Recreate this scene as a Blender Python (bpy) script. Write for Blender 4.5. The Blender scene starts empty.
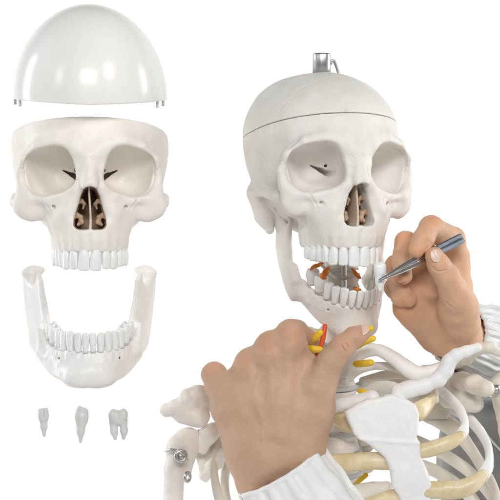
import bpy, math, random
import numpy as np
from mathutils import Vector, Matrix, Euler

random.seed(3)
rng = np.random.default_rng(3)
C = bpy.context.scene.collection
U = 0.0009            # one authoring unit in metres
D = 1500.0            # camera distance from the plane y = 0, in units
R = math.radians

# ------------------------------------------------------------------ camera, world, lamps
sc = bpy.context.scene
cam_d = bpy.data.cameras.new('camera')
cam = bpy.data.objects.new('camera', cam_d)
C.objects.link(cam)
cam.location = (0, -D * U, 0)
cam.rotation_euler = (R(90), 0, 0)
cam_d.sensor_width = 36
cam_d.angle = 2 * math.atan(250.0 / D)
cam_d.clip_start = 0.05
cam_d.clip_end = 50
sc.camera = cam

w = bpy.data.worlds.new('World')
sc.world = w
w.use_nodes = True
w.node_tree.nodes['Background'].inputs[0].default_value = (1.0, 0.99, 0.97, 1)
w.node_tree.nodes['Background'].inputs[1].default_value = 0.13


def lamp(name, loc, aim, size, power, col=(1, 1, 1)):
    d = bpy.data.lights.new(name, 'AREA')
    d.shape = 'RECTANGLE'
    d.size, d.size_y = size
    d.energy = power
    d.color = col
    o = bpy.data.objects.new(name, d)
    C.objects.link(o)
    o.location = loc
    o.rotation_euler = (Vector(aim) - Vector(loc)).to_track_quat('-Z', 'Y').to_euler()
    return o


lamp('key_softbox', (0.95, -1.25, 0.90), (0.03, 0, 0.0), (0.36, 0.36), 10.0, (1, 0.985, 0.96))
lamp('fill_softbox', (-1.15, -0.95, 0.60), (0, 0, 0.0), (0.28, 0.40), 2.6, (0.98, 0.99, 1))
lamp('front_softbox', (0.0, -1.72, 0.72), (0.05, 0, -0.1), (0.8, 0.35), 17.0)
for s in (-1, 1):
    lamp('backdrop_lamp', (s * 1.3, 0.35, 0.15), (s * -0.15, 1.3, 0), (0.3, 1.2), 14.5)

sc.view_settings.view_transform = 'Standard'
sc.view_settings.look = 'None'
sc.view_settings.exposure = 0.0
sc.view_settings.gamma = 1.0
sc.cycles.use_denoising = True
sc.cycles.max_bounces = 8
sc.cycles.diffuse_bounces = 5
sc.cycles.caustics_reflective = False
sc.cycles.caustics_refractive = False


# ------------------------------------------------------------------ helpers
def P(px, py, y=0.0):
    """a point of the place (units) seen at photo pixel px, py from depth y"""
    k = 1 + y / D
    return np.array([(px - 250) * k, y, (250 - py) * k], np.float64)


def PR(q):
    """(px, py, depth, radius) -> (x, y, z, radius)"""
    a = P(q[0], q[1], q[2])
    return (a[0], a[1], a[2], q[3] * (1 + q[2] / D))


def tag(o, label=None, cat=None, group=None, kind=None):
    if label: o['label'] = label
    if cat: o['category'] = cat
    if group: o['group'] = group
    if kind: o['kind'] = kind
    return o


def empty(name, loc, rot=(0, 0, 0), parent=None):
    o = bpy.data.objects.new(name, None)
    C.objects.link(o)
    o.empty_display_size = 0.02
    o.location = Vector(loc) * U
    o.rotation_euler = rot
    if parent: o.parent = parent
    return o


def mesh(name, V, F, mat, origin=(0, 0, 0), smooth=True, tint=None):
    V = (np.asarray(V, np.float64) - np.asarray(origin)) * U
    me = bpy.data.meshes.new(name)
    me.from_pydata(V.tolist(), [], F.tolist() if isinstance(F, np.ndarray) else F)
    me.materials.append(mat)
    if smooth:
        me.polygons.foreach_set('use_smooth', np.ones(len(me.polygons), bool))
    if tint is not None:
        at = me.attributes.new('tint', 'FLOAT_COLOR', 'POINT')
        t = np.ones((len(V), 4), np.float32)
        t[:, :3] = tint
        at.data.foreach_set('color', t.ravel())
    me.update()
    return me


def obj(name, me, parent=None, loc=(0, 0, 0), rot=(0, 0, 0)):
    o = bpy.data.objects.new(name, me)
    C.objects.link(o)
    o.location = Vector(loc) * U
    o.rotation_euler = rot
    if parent: o.parent = parent
    return o


# ---- distance fields
def smin(a, b, k):
    h = np.clip(0.5 + 0.5 * (b - a) / k, 0, 1)
    return b + (a - b) * h - k * h * (1 - h)


def smax(a, b, k):
    return -smin(-a, -b, k)


def ell(p, c, r, rot=None):
    q = p - np.asarray(c, np.float32)
    if rot is not None:
        q = q @ np.array(Euler([R(a) for a in rot]).to_matrix(), np.float32)
    r = np.asarray(r, np.float32)
    k0 = np.linalg.norm(q / r, axis=1)
    k1 = np.linalg.norm(q / (r * r), axis=1) + 1e-9
    return k0 * (k0 - 1) / k1


def rcone(p, a, b):
    a = np.asarray(a, np.float32); b = np.asarray(b, np.float32)
    ba = b[:3] - a[:3]
    pa = p - a[:3]
    t = np.clip(pa @ ba / max(ba @ ba, 1e-9), 0, 1)
    return np.linalg.norm(pa - t[:, None] * ba, axis=1) - (a[3] + (b[3] - a[3]) * t)


def chain(p, pts, k=4.0):
    d = None
    for a, b in zip(pts[:-1], pts[1:]):
        e = rcone(p, a, b)
        d = e if d is None else smin(d, e, k)
    return d


def poly2d(u, v, pts):
    """signed distance to a closed polygon"""
    pts = np.asarray(pts, np.float32)
    d = np.full(u.shape, 1e9, np.float32)
    s = np.ones(u.shape, np.float32)
    n = len(pts)
    j = n - 1
    for i in range(n):
        ex, ey = pts[j] - pts[i]
        wx, wy = u - pts[i, 0], v - pts[i, 1]
        t = np.clip((wx * ex + wy * ey) / (ex * ex + ey * ey + 1e-9), 0, 1)
        d = np.minimum(d, (wx - ex * t) ** 2 + (wy - ey * t) ** 2)
        c1 = v >= pts[i, 1]; c2 = v < pts[j, 1]; c3 = ex * wy > ey * wx
        flip = (c1 & c2 & c3) | (~c1 & ~c2 & ~c3)
        s[flip] *= -1
        j = i
    return s * np.sqrt(d)


def plate(p, pts):
    """upright band along a plan polyline; pts = (x, y, ztop, zbottom, half thickness). Also returns arc length."""
    pts = np.asarray(pts, np.float32)
    best = np.full(len(p), 1e9, np.float32)
    zt = np.zeros_like(best); zb = np.zeros_like(best); th = np.zeros_like(best); ss = np.zeros_like(best)
    acc = 0.0
    for a, b in zip(pts[:-1], pts[1:]):
        e = b[:2] - a[:2]
        L = float(np.hypot(*e))
        q = p[:, :2] - a[:2]
        t = np.clip(q @ e / (L * L), 0, 1)
        dd = np.hypot(q[:, 0] - e[0] * t, q[:, 1] - e[1] * t)
        m = dd < best
        best[m] = dd[m]
        zt[m] = (a[2] + (b[2] - a[2]) * t)[m]
        zb[m] = (a[3] + (b[3] - a[3]) * t)[m]
        th[m] = (a[4] + (b[4] - a[4]) * t)[m]
        ss[m] = (acc + L * t)[m]
        acc += L
    zc, hz = (zt + zb) / 2, (zt - zb) / 2
    r = np.minimum(th, hz) * 0.75
    qx = best - th + r
    qz = np.abs(p[:, 2] - zc) - hz + r
    d = np.minimum(np.maximum(qx, qz), 0) + np.hypot(np.maximum(qx, 0), np.maximum(qz, 0)) - r
    return d, ss


def vnoise(p, scale, seed=0):
    """smooth value noise in -1..1"""
    q = p / scale + seed * 17.31
    i = np.floor(q).astype(np.int64)
    f = (q - i).astype(np.float32)
    f = f * f * (3 - 2 * f)

    def hsh(a, b, c):
        n = (a * 374761393 + b * 668265263 + c * 2147483647 + seed * 9176) & 0xffffffff
        n = ((n ^ (n >> 13)) * 1274126177) & 0xffffffff
        return ((n ^ (n >> 16)) & 0xffff).astype(np.float32) / 32767.5 - 1
    r = 0
    for a in (0, 1):
        wa = f[:, 0] if a else 1 - f[:, 0]
        for b in (0, 1):
            wb = f[:, 1] if b else 1 - f[:, 1]
            for c in (0, 1):
                wc = f[:, 2] if c else 1 - f[:, 2]
                r = r + wa * wb * wc * hsh(i[:, 0] + a, i[:, 1] + b, i[:, 2] + c)
    return r


def carve(f, lo, hi, h):
    """mesh the zero level of f inside a box (surface nets on a grid refined near the surface)"""
    lo = np.asarray(lo, np.float64); hi = np.asarray(hi, np.float64)
    c = 4
    nc = np.ceil((hi - lo) / (h * c)).astype(int)
    ax = [lo[i] + np.arange(nc[i] + 1) * h * c for i in range(3)]
    G = np.stack(np.meshgrid(*ax, indexing='ij'), -1).reshape(-1, 3).astype(np.float32)
    Vc = f(G).reshape(nc + 1)
    near = np.abs(Vc) < h * c * 2.0
    cell = np.zeros(nc, bool)
    mn = np.full(nc, 1e9); mx = np.full(nc, -1e9)
    for a in (0, 1):
        for b in (0, 1):
            for d in (0, 1):
                sl = (slice(a, nc[0] + a), slice(b, nc[1] + b), slice(d, nc[2] + d))
                cell |= near[sl]
                mn = np.minimum(mn, Vc[sl]); mx = np.maximum(mx, Vc[sl])
    cell |= (mn < 0) & (mx > 0)
    n = nc * c + 1
    V = np.full(n, 1e3, np.float32)
    base = np.repeat(np.repeat(np.repeat(Vc[:-1, :-1, :-1], c, 0), c, 1), c, 2)
    V[:-1, :-1, :-1] = base
    m = np.zeros(n, bool)
    cm = np.repeat(np.repeat(np.repeat(cell, c, 0), c, 1), c, 2)
    for a in (0, 1):
        for b in (0, 1):
            for d in (0, 1):
                m[a:n[0] - 1 + a, b:n[1] - 1 + b, d:n[2] - 1 + d] |= cm
    ii = np.argwhere(m)
    V[m] = f((lo + ii * h).astype(np.float32))
    I = (V < 0).astype(np.uint8)
    cnt = np.zeros(n - 1, np.uint8)
    for a in (0, 1):
        for b in (0, 1):
            for d in (0, 1):
                cnt += I[a:n[0] - 1 + a, b:n[1] - 1 + b, d:n[2] - 1 + d]
    act = (cnt > 0) & (cnt < 8)
    idx = np.full(n - 1, -1, np.int64)
    ac = np.argwhere(act)
    idx[act] = np.arange(len(ac))
    corners = [(a, b, d) for a in (0, 1) for b in (0, 1) for d in (0, 1)]
    cv = {k: V[ac[:, 0] + k[0], ac[:, 1] + k[1], ac[:, 2] + k[2]] for k in corners}
    sm = np.zeros((len(ac), 3)); ct = np.zeros(len(ac))
    for k in corners:
        for axis in range(3):
            if k[axis] == 0:
                k2 = list(k); k2[axis] = 1; k2 = tuple(k2)
                a, b = cv[k], cv[k2]
                x = (a < 0) != (b < 0)
                t = np.where(x, a / np.where(x, a - b, 1), 0)
                pt = np.tile(np.array(k, float), (len(ac), 1))
                pt[:, axis] += t
                sm += pt * x[:, None]
                ct += x
    verts = lo + (ac + sm / ct[:, None]) * h
    faces = []
    for axis in range(3):
        o1, o2 = (axis + 1) % 3, (axis + 2) % 3
        s1 = [slice(None)] * 3; s2 = [slice(None)] * 3
        s1[axis] = slice(0, n[axis] - 1); s2[axis] = slice(1, n[axis])
        A, B = I[tuple(s1)], I[tuple(s2)]
        e = np.argwhere(A != B)
        e = e[(e[:, o1] > 0) & (e[:, o2] > 0) & (e[:, o1] < n[o1] - 1) & (e[:, o2] < n[o2] - 1)]
        ins = A[e[:, 0], e[:, 1], e[:, 2]] == 1
        q = []
        for d1, d2 in ((-1, -1), (0, -1), (0, 0), (-1, 0)):
            g = e.copy(); g[:, o1] += d1; g[:, o2] += d2
            q.append(idx[g[:, 0], g[:, 1], g[:, 2]])
        q = np.stack(q, 1)
        q[~ins] = q[~ins][:, ::-1]
        faces.append(q)
    F = np.concatenate(faces)
    F = F[(F >= 0).all(1)]
    # pull the vertices onto the surface
    for _ in range(2):
        vp = verts.astype(np.float32)
        d0 = f(vp)
        e = 0.35 * h
        g = np.stack([f(vp + np.array(v, np.float32) * e) - d0 for v in np.eye(3)], 1) / e
        gl = np.maximum((g * g).sum(1), 0.15)
        verts = verts - np.clip(d0 / gl, -0.5 * h, 0.5 * h)[:, None] * g
    return verts, F


def catmull(pts, n):
    pts = np.asarray(pts, float)
    q = np.vstack([2 * pts[0] - pts[1], pts, 2 * pts[-1] - pts[-2]])
    out = []
    for i in range(1, len(q) - 2):
        t = np.linspace(0, 1, n, endpoint=False)[:, None]
        a, b, c, d = q[i - 1], q[i], q[i + 1], q[i + 2]
        out.append(0.5 * (2 * b + (c - a) * t + (2 * a - 5 * b + 4 * c - d) * t * t + (3 * b - a - 3 * c + d) * t ** 3))
    out.append(q[-2][None])
    return np.vstack(out)


def sweep(pts, flat=1.0, up=(0, 0, 1), n=8, seg=20, wob=0.0, seed=0, roundness=2.0):
    """closed tube along pts (x, y, z, r); its section is r along the side vector nearest `up`, r * flat across it"""
    c = catmull(pts, n)
    pos, rad = c[:, :3], np.maximum(c[:, 3], 0.3)
    tan = np.gradient(pos, axis=0)
    tan /= np.linalg.norm(tan, axis=1)[:, None] + 1e-9
    up = np.asarray(up, float)
    A = up - (tan @ up)[:, None] * tan
    A /= np.linalg.norm(A, axis=1)[:, None] + 1e-9
    B = np.cross(tan, A)
    # rounded ends
    e0 = [(-0.9, 0.35), (-0.6, 0.75)]
    rows = []
    for s_, k in e0:
        rows.append((pos[0] + tan[0] * rad[0] * flat * s_, rad[0] * k, A[0], B[0]))
    for i in range(len(pos)):
        rows.append((pos[i], rad[i], A[i], B[i]))
    for s_, k in reversed(e0):
        rows.append((pos[-1] - tan[-1] * rad[-1] * flat * s_, rad[-1] * k, A[-1], B[-1]))
    th = np.linspace(0, 2 * math.pi, seg, endpoint=False)
    ca, sa = np.cos(th), np.sin(th)
    ex = 2.0 / roundness
    ca = np.sign(ca) * np.abs(ca) ** ex; sa = np.sign(sa) * np.abs(sa) ** ex
    V = np.array([r0[0] + r0[1] * (ca[:, None] * r0[2] + flat * sa[:, None] * r0[3]) for r0 in rows]).reshape(-1, 3)
    m = len(rows)
    if wob:
        ctr = np.repeat(np.array([r0[0] for r0 in rows]), seg, 0)
        k = 1 + wob * vnoise(V, 9.0, seed) + wob * 0.6 * vnoise(V, 4.0, seed + 5)
        V = ctr + (V - ctr) * k[:, None]
    F = []
    for i in range(m - 1):
        for j in range(seg):
            F.append((i * seg + j, i * seg + (j + 1) % seg, (i + 1) * seg + (j + 1) % seg, (i + 1) * seg + j))
    F.append(tuple(range(seg))[::-1])
    F.append(tuple((m - 1) * seg + j for j in range(seg)))
    F = [f[::-1] for f in F]
    return V, F


def lathe(prof, seg=40):
    """prof = (radius, z); closed with caps where radius is 0"""
    V, F = [], []
    for r, z in prof:
        for j in range(seg):
            a = 2 * math.pi * j / seg
            V.append((r * math.cos(a), r * math.sin(a), z))
    for i in range(len(prof) - 1):
        for j in range(seg):
            F.append((i * seg + j, i * seg + (j + 1) % seg, (i + 1) * seg + (j + 1) % seg, (i + 1) * seg + j))
    F.append(tuple(range(seg))[::-1])
    F.append(tuple((len(prof) - 1) * seg + j for j in range(seg)))
    return V, F


# ------------------------------------------------------------------ materials
def mat_base(name):
    m = bpy.data.materials.new(name)
    m.use_nodes = True
    nt = m.node_tree
    b = nt.nodes['Principled BSDF']
    return m, nt, b


def coords(nt):
    return nt.nodes.new('ShaderNodeTexCoord').outputs['Object']


def noise(nt, vec, scale, detail=4, rough=0.55):
    n = nt.nodes.new('ShaderNodeTexNoise')
    n.inputs['Scale'].default_value = scale
    n.inputs['Detail'].default_value = detail
    n.inputs['Roughness'].default_value = rough
    nt.links.new(vec, n.inputs['Vector'])
    return n.outputs['Fac']


def mixcol(nt, fac, a, b, lo=0.35, hi=0.65):
    r = nt.nodes.new('ShaderNodeValToRGB')
    r.color_ramp.elements[0].position = lo
    r.color_ramp.elements[1].position = hi
    r.color_ramp.elements[0].color = (*a, 1)
    r.color_ramp.elements[1].color = (*b, 1)
    nt.links.new(fac, r.inputs['Fac'])
    return r.outputs['Color']


def bump(nt, b, h, dist, strength=1.0, prev=None):
    n = nt.nodes.new('ShaderNodeBump')
    n.inputs['Strength'].default_value = strength
    n.inputs['Distance'].default_value = dist
    nt.links.new(h, n.inputs['Height'])
    if prev is not None: nt.links.new(prev, n.inputs['Normal'])
    nt.links.new(n.outputs['Normal'], b.inputs['Normal'])
    return n.outputs['Normal']


def plastic(name, a, b2, rough=0.38, sss=0.25, rad=(1.0, 0.8, 0.6), sc_=0.004, bumpd=0.0004, spec=0.25, big=30):
    m, nt, b = mat_base(name)
    v = coords(nt)
    nt.links.new(mixcol(nt, noise(nt, v, big, 5), a, b2), b.inputs['Base Color'])
    b.inputs['Roughness'].default_value = rough
    b.inputs['Specular IOR Level'].default_value = spec
    if sss:
        b.inputs['Subsurface Weight'].default_value = sss
        b.inputs['Subsurface Radius'].default_value = rad
        b.inputs['Subsurface Scale'].default_value = sc_
    n1 = bump(nt, b, noise(nt, v, 110, 5, 0.6), bumpd, 0.7)
    bump(nt, b, noise(nt, v, 420, 3, 0.6), bumpd * 0.35, 0.6, n1)
    return m


M_bone = plastic('bone_plastic', (0.80, 0.755, 0.70), (0.86, 0.825, 0.78), 0.40, 0.05)
M_bone_r = plastic('bone_plastic_matte', (0.755, 0.72, 0.68), (0.825, 0.795, 0.76), 0.45, 0.05, bumpd=0.0006)
M_cap = plastic('bone_plastic_glossy', (0.84, 0.815, 0.785), (0.87, 0.85, 0.825), 0.20, 0.0, bumpd=0.00010, spec=0.35)
M_jaw = plastic('jaw_plastic', (0.82, 0.79, 0.77), (0.87, 0.85, 0.835), 0.30, 0.05)
M_cream = plastic('cream_bone_plastic', (0.70, 0.64, 0.55), (0.79, 0.745, 0.67), 0.42, 0.05)  # cream tone, somewhat darker than the other bone plastics
M_tooth = plastic('tooth_enamel', (0.80, 0.80, 0.785), (0.87, 0.87, 0.86), 0.24, 0.15, (1, .9, .8), 0.002, 0.00008)
M_cart = plastic('cartilage_rubber', (0.64, 0.52, 0.30), (0.76, 0.67, 0.47), 0.30, 0.45, (1, .75, .4), 0.010, 0.0004, 0.4, big=70)
M_disc = plastic('disc_rubber', (0.52, 0.53, 0.54), (0.62, 0.63, 0.64), 0.4, 0.1)
M_nerve = plastic('yellow_nerve_plastic', (0.80, 0.50, 0.02), (0.86, 0.60, 0.05), 0.35, 0.1)
M_red = plastic('red_artery_plastic', (0.62, 0.05, 0.02), (0.75, 0.14, 0.03), 0.3, 0.1)
M_rust = plastic('brown_red_nerve_plastic', (0.35, 0.03, 0.01), (0.80, 0.28, 0.03), 0.22, 0.1, big=110)
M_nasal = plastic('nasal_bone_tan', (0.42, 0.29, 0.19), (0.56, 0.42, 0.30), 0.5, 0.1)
M_spare = plastic('spare_tooth_resin', (0.60, 0.60, 0.58), (0.70, 0.70, 0.68), 0.3, 0.1, bumpd=0.0002)


def skin_mat(name):
    m, nt, b = mat_base(name)
    v = coords(nt)
    at = nt.nodes.new('ShaderNodeAttribute')
    at.attribute_name = 'tint'
    c = mixcol(nt, noise(nt, v, 45, 6, 0.6), (0.93, 0.90, 0.88), (1.04, 1.035, 1.03), 0.3, 0.7)
    mx = nt.nodes.new('ShaderNodeMix')
    mx.data_type = 'RGBA'
    mx.blend_type = 'MULTIPLY'
    mx.inputs['Factor'].default_value = 1.0
    nt.links.new(at.outputs['Color'], mx.inputs['A'])
    nt.links.new(c, mx.inputs['B'])
    nt.links.new(mx.outputs['Result'], b.inputs['Base Color'])
    b.inputs['Roughness'].default_value = 0.46
    b.inputs['Specular IOR Level'].default_value = 0.4
    b.inputs['Subsurface Weight'].default_value = 0.35
    b.inputs['Subsurface Radius'].default_value = (1.0, 0.35, 0.18)
    b.inputs['Subsurface Scale'].default_value = 0.004
    vo = nt.nodes.new('ShaderNodeTexVoronoi')
    vo.feature = 'DISTANCE_TO_EDGE'
    vo.inputs['Scale'].default_value = 520
    nt.links.new(v, vo.inputs['Vector'])
    wp = nt.nodes.new('ShaderNodeMapping')
    nt.links.new(v, wp.inputs['Vector'])
    wp.inputs['Scale'].default_value = (1, 1, 0.55)
    nt.links.new(wp.outputs['Vector'], vo.inputs['Vector'])
    vo.inputs['Scale'].default_value = 700
    n1 = bump(nt, b, vo.outputs['Distance'], 0.0006, 0.45)
    n2 = bump(nt, b, noise(nt, v, 1500, 3, 0.6), 0.0003, 0.5, n1)
    bump(nt, b, noise(nt, v, 150, 6, 0.7), 0.0008, 0.6, n2)
    return m


M_skin = skin_mat('skin')
M_nail = plastic('finger_nail', (0.72, 0.50, 0.40), (0.78, 0.58, 0.48), 0.22, 0.2, bumpd=0.00005)


def fabric(name, a, b2, rough=0.75, weave=2600, sheen=0.2):
    m, nt, b = mat_base(name)
    v = coords(nt)
    nt.links.new(mixcol(nt, noise(nt, v, 40, 4), a, b2), b.inputs['Base Color'])
    b.inputs['Roughness'].default_value = rough
    b.inputs['Sheen Weight'].default_value = sheen
    n1 = bump(nt, b, noise(nt, v, weave, 2), 0.0001, 0.5)
    bump(nt, b, noise(nt, v, 150, 4), 0.0008, 0.5, n1)
    return m


M_white_cloth = fabric('white_cotton', (0.80, 0.80, 0.80), (0.86, 0.86, 0.86))
M_satin = fabric('silver_white_satin', (0.58, 0.58, 0.58), (0.68, 0.68, 0.675), 0.42)
M_grey_cloth = fabric('grey_cloth', (0.20, 0.195, 0.19), (0.25, 0.245, 0.24))
M_trim = fabric('grey_trim', (0.55, 0.55, 0.54), (0.62, 0.62, 0.61))


def metal(name, col, rough, knurl=0):
    m, nt, b = mat_base(name)
    b.inputs['Metallic'].default_value = 1
    b.inputs['Roughness'].default_value = rough
    v = coords(nt)
    nt.links.new(mixcol(nt, noise(nt, v, 90, 5), tuple(c * 0.85 for c in col), col), b.inputs['Base Color'])
    if knurl:
        bump(nt, b, noise(nt, v, knurl, 2, 0.5), 0.0006, 0.9)
    else:
        bump(nt, b, noise(nt, v, 200, 4), 0.00006, 0.5)
    return m


M_steel = metal('polished_steel', (0.72, 0.73, 0.75), 0.18)
M_zinc = metal('zinc_steel', (0.58, 0.58, 0.57), 0.40)
M_knurl = metal('blue_grey_knurled_steel', (0.30, 0.34, 0.40), 0.42, 1500)

m_, nt_, b_ = mat_base('backdrop_paper')
nt_.links.new(mixcol(nt_, noise(nt_, coords(nt_), 8, 4), (0.87, 0.87, 0.87), (0.89, 0.89, 0.89)), b_.inputs['Base Color'])
b_.inputs['Roughness'].default_value = 0.9
M_back = m_

# ------------------------------------------------------------------ backdrop: seamless paper sweep
prof = [(-1400, -900)]
prof += [(1100 + 300 * math.sin(a), -900 + 300 * (1 - math.cos(a))) for a in np.linspace(0, math.pi / 2, 14)]
prof += [(1400, 1300)]
V = [(x, y, z) for (y, z) in prof for x in (-2200, 2200)]
F = [(2 * i, 2 * i + 1, 2 * i + 3, 2 * i + 2) for i in range(len(prof) - 1)]
tag(obj('backdrop', mesh('backdrop', V, F, M_back)), 'plain white seamless paper backdrop behind everything', None, None, 'structure')

# ------------------------------------------------------------------ skull
CUT_Z, CUT_S = 46.0, -0.155      # the saw cut: z = CUT_Z + CUT_S * y


def orbit_d(p):
    ax, y, z = np.abs(p[:, 0]), p[:, 1], p[:, 2]
    t = np.clip((y + 92 - 0.58 * np.clip(ax - 15, 0, 55)) / 54, 0, 1)
    cx = 40.3 - 17 * t
    cz = 5 - 3 * t
    k = t ** 1.8
    hx = 25 - 16 * k
    hz = 24 - 17 * k
    a = R(-13)
    u = (ax - cx) * math.cos(a) + (z - cz) * math.sin(a)
    v = -(ax - cx) * math.sin(a) + (z - cz) * math.cos(a)
    n = 3.0
    e = (np.abs(u / hx) ** n + np.abs(v / hz) ** n) ** (1 / n)
    d = (e - 1) * np.minimum(hx, hz)
    return smax(d, (t - 0.97) * 54, 5)


def nasal_d(q):
    ax, y, z = np.abs(q[:, 0]), q[:, 1], q[:, 2]
    hw = np.interp(-z, [8, 12, 18, 28, 40, 49, 53, 56], [0.5, 5, 7.5, 11.0, 15.0, 16.5, 14.5, 9]).astype(np.float32)
    na = smax(ax - hw, smax(z + 11, -z - 54, 3), 4)
    return smax(na, y + 50, 4)


ARCH_U = [(0, -96.5), (10.5, -95), (19, -89.5), (25.5, -80.5), (29.5, -70), (32.2, -59), (33.5, -46), (34, -35)]
ARCH_L = [(0, -97), (8, -95.8), (16, -92), (24, -85), (30.5, -76), (35, -66), (39, -53), (42, -38)]


def mirror(pl):
    return [(-a[0],) + tuple(a[1:]) for a in reversed(pl[1:])] + [tuple(a) for a in pl]


MASTOID = True
WID = 1.0            # the taken-apart skull is a slightly broader cast


def cranium_solid(p):
    x, y, z = p[:, 0], p[:, 1], p[:, 2]
    ax = np.abs(x)
    q = np.stack([ax, y, z], 1)
    qw = q * np.array([WID, 1, 1], np.float32)
    d = ell(qw, (0, 8, 22), (75, 95, 86))
    d = smin(d, ell(qw, (27, 25, 44), (48, 66, 57)), 14)           # parietal bosses
    # flatter forehead and squarer sides
    d = smin(d, ell(qw, (0, -18, 38), (70, 73, 62)), 16)
    d = smax(d, -ell(qw, (93, -62, 20), (30, 40, 64)), 7)            # temporal hollow
    base = ell(q, (0, 8, -24), (46, 58, 34))
    d = smin(d, base, 14)
    # orbital walls
    ob = orbit_d(q)
    rim = -92 + np.maximum(ax - 15, 0) * 0.58
    wall = smax(ob - 4.4, rim + 3.5 - y, 3)
    wall = smax(wall, y + 24, 4)
    d = smin(d, wall, 6)
    # brow, rims
    d = smin(d, chain(q, [(3, -89, 20, 6), (16, -88, 29, 6), (34, -85, 34.5, 4.5), (52, -77, 30, 3.8), (65, -66, 17, 3.6)], 3), 12)
    d = smin(d, chain(q, [(66, -64, 17, 4.4), (70, -58, 2, 4.6), (68, -60, -14, 5.2)], 3), 6)
    d = smin(d, chain(q, [(67, -62, -14, 4.5), (58, -68, -22, 5), (42, -78, -24, 4.2), (26, -85, -19, 4.2), (17, -89, -8, 4)], 3), 6)
    # nasal bones
    d = smin(d, chain(q, [(0, -89, 18, 9), (0, -94, 4, 7.0), (0, -98, -7, 6.8)], 4), 8)
    d = smin(d, chain(q, [(4, -97, -4, 4.0), (4.5, -100.5, -10.5, 3.4)], 4), 4)
    d = smin(d, chain(q, [(11, -88, 6, 5.0), (13, -90, -14, 5.0), (22, -85, -36, 8)], 4), 8)
    # maxilla and cheek
    d = smin(d, ell(q, (20, -66, -42), (24, 24, 30)), 10)
    d = smin(d, ell(q, (0, -68, -60), (33, 26, 18)), 8)
    d = smin(d, ell(qw, (59, -63, -29), (13.5, 9, 14.5)), 8)
    d = smin(d, chain(q, [(40, -66, -34, 9), (56, -63, -38, 6.5)], 4), 8)
    al, s = plate(p, catmull(mirror([(a[0], a[1] + 2.5, -44, -78.5, 6.2) for a in ARCH_U]), 3))
    L = s.max() / 2
    wv = np.cos((np.abs(s - L) - 5) * 2 * math.pi / 9.6)
    al = al - 0.55 * wv * np.clip((-z - 50) / 14, 0, 1) + 1.7 * np.clip((-z - 64) / 12, 0, 1) + np.clip((-z - 72) / 6, 0, 1) * (1 + wv) * 0.9
    d = smin(d, al, 6)
    pal = ell(q, (0, -58, -61), (34, 38, 6))
    d = smin(d, pal, 4)
    d = smax(d, -ell(q, (0, -54, -79), (29, 34, 14)), 4)             # the roof of the mouth is hollow
    # cheek arch, mastoid, joint
    d = smin(d, chain(qw, [(62, -58, -28, 7), (69, -44, -25, 6), (71, -20, -20, 5), (70, 2, -19, 4.5), (66, 20, -20, 7)], 3), 5)
    if MASTOID: d = smin(d, chain(q, [(60, 24, -20, 16), (57, 20, -44, 11), (54, 16, -58, 5)], 5), 8)
    else: d = smin(d, chain(q, [(60, 24, -10, 12), (56, 20, -26, 8)], 5), 8)
    d = smin(d, chain(q, [(16, -40, -52, 4), (20, -36, -30, 6)], 4), 6)    # pterygoid plates
    # hollows
    d = smax(d, -ob, 3.0)
    na = nasal_d(q)
    d = smax(d, -na, 2.0)
    spine = chain(q, [(0, -88, -60, 5), (0, -97, -55.5, 2)], 3)
    d = smin(d, spine, 4)
    # fissures and small holes
    d = smax(d, -fissure(q), 1.0)
    d = smax(d, -chain(q, [(28, -44, -11, 1.5), (44, -52, -15, 2.4)], 2), 1.2)
    d = smax(d, -rcone(q, (33, -97, 26.5, 1.2), (33, -86, 29, 1.0)), 1.0)
    d = smax(d, -rcone(q, (35, -92, -34, 2.2), (36, -80, -30, 1.8)), 1.5)
    # seam between the two halves of the upper jaw, cheek seams
    groove = np.maximum(ax - 0.5, np.maximum(z + 58, y + 70))
    d = smax(d, -np.maximum(groove, -(d + 0.8)), 0.8)
    g2 = np.abs(z + 20 - (ax - 50) * 1.3)
    d = np.where((ax > 40) & (ax < 66) & (z < -22) & (y < -40), d + 0.7 * np.exp(-(g2 / 1.2) ** 2), d)
    g3 = np.abs(z - 9 - 2 * np.sin(ax * 0.9)) / 1.0
    d = np.where((ax > 60) & (y < -40), d + 0.6 * np.exp(-g3 ** 2), d)
    g4 = np.abs(z - 16 - 1.2 * np.sin(ax * 1.4)) / 1.0
    d = np.where((ax < 12) & (y < -60), d + 0.3 * np.exp(-g4 ** 2), d)
    # squamous and coronal seams on the side of the case
    g5 = np.abs(np.hypot((y - 10) / 1.25, z + 14) - 38 - 1.5 * vnoise(q, 6, 2)) / 1.1
    d = np.where((ax > 50) & (z > -10) & (y > -40), d + 0.7 * np.exp(-g5 ** 2), d)
    g6 = np.abs(y + 26 + 0.18 * z - 1.6 * vnoise(q, 4, 3)) / 1.0
    d = np.where(z > 34, d + 0.35 * np.exp(-g6 ** 2), d)
    d = d + 0.35 * vnoise(p, 15, 4) + 0.16 * vnoise(p, 6, 5)
    return d


def brain(p):
    q = np.stack([np.abs(p[:, 0]), p[:, 1], p[:, 2]], 1)
    floor = np.interp(p[:, 1], [-30, -5, 20], [27, 14, -4]).astype(np.float32)
    return smax(ell(q * np.array([WID, 1, 1], np.float32), (0, 8, 24), (68, 87, 78)), floor - p[:, 2], 8)


def fissure(q):
    # wedge shaped slit at the back of the eye socket, and the optic hole beside it
    e = q.copy()
    e[:, 1] = 0
    d = chain(e, [(13, 0, 0, 3.0), (18, 0, 3.5, 2.1), (28, 0, 8.5, 0.6)], 2)
    d = np.maximum(d, np.abs(q[:, 1] + 36) - 24)
    return np.minimum(d, rcone(q, (15, -44, 8, 1.6), (10, -14, 8, 1.6)))


def socket_back(q):
    # the thin bone between the eye sockets and the brain
    o = orbit_d(q)
    d = np.maximum(np.abs(o - 2.0) - 2.4, np.maximum(q[:, 1] + 24, -92 + np.maximum(q[:, 0] - 15, 0) * 0.58 + 2.5 - q[:, 1]))
    return np.maximum(d, -fissure(q))


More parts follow.
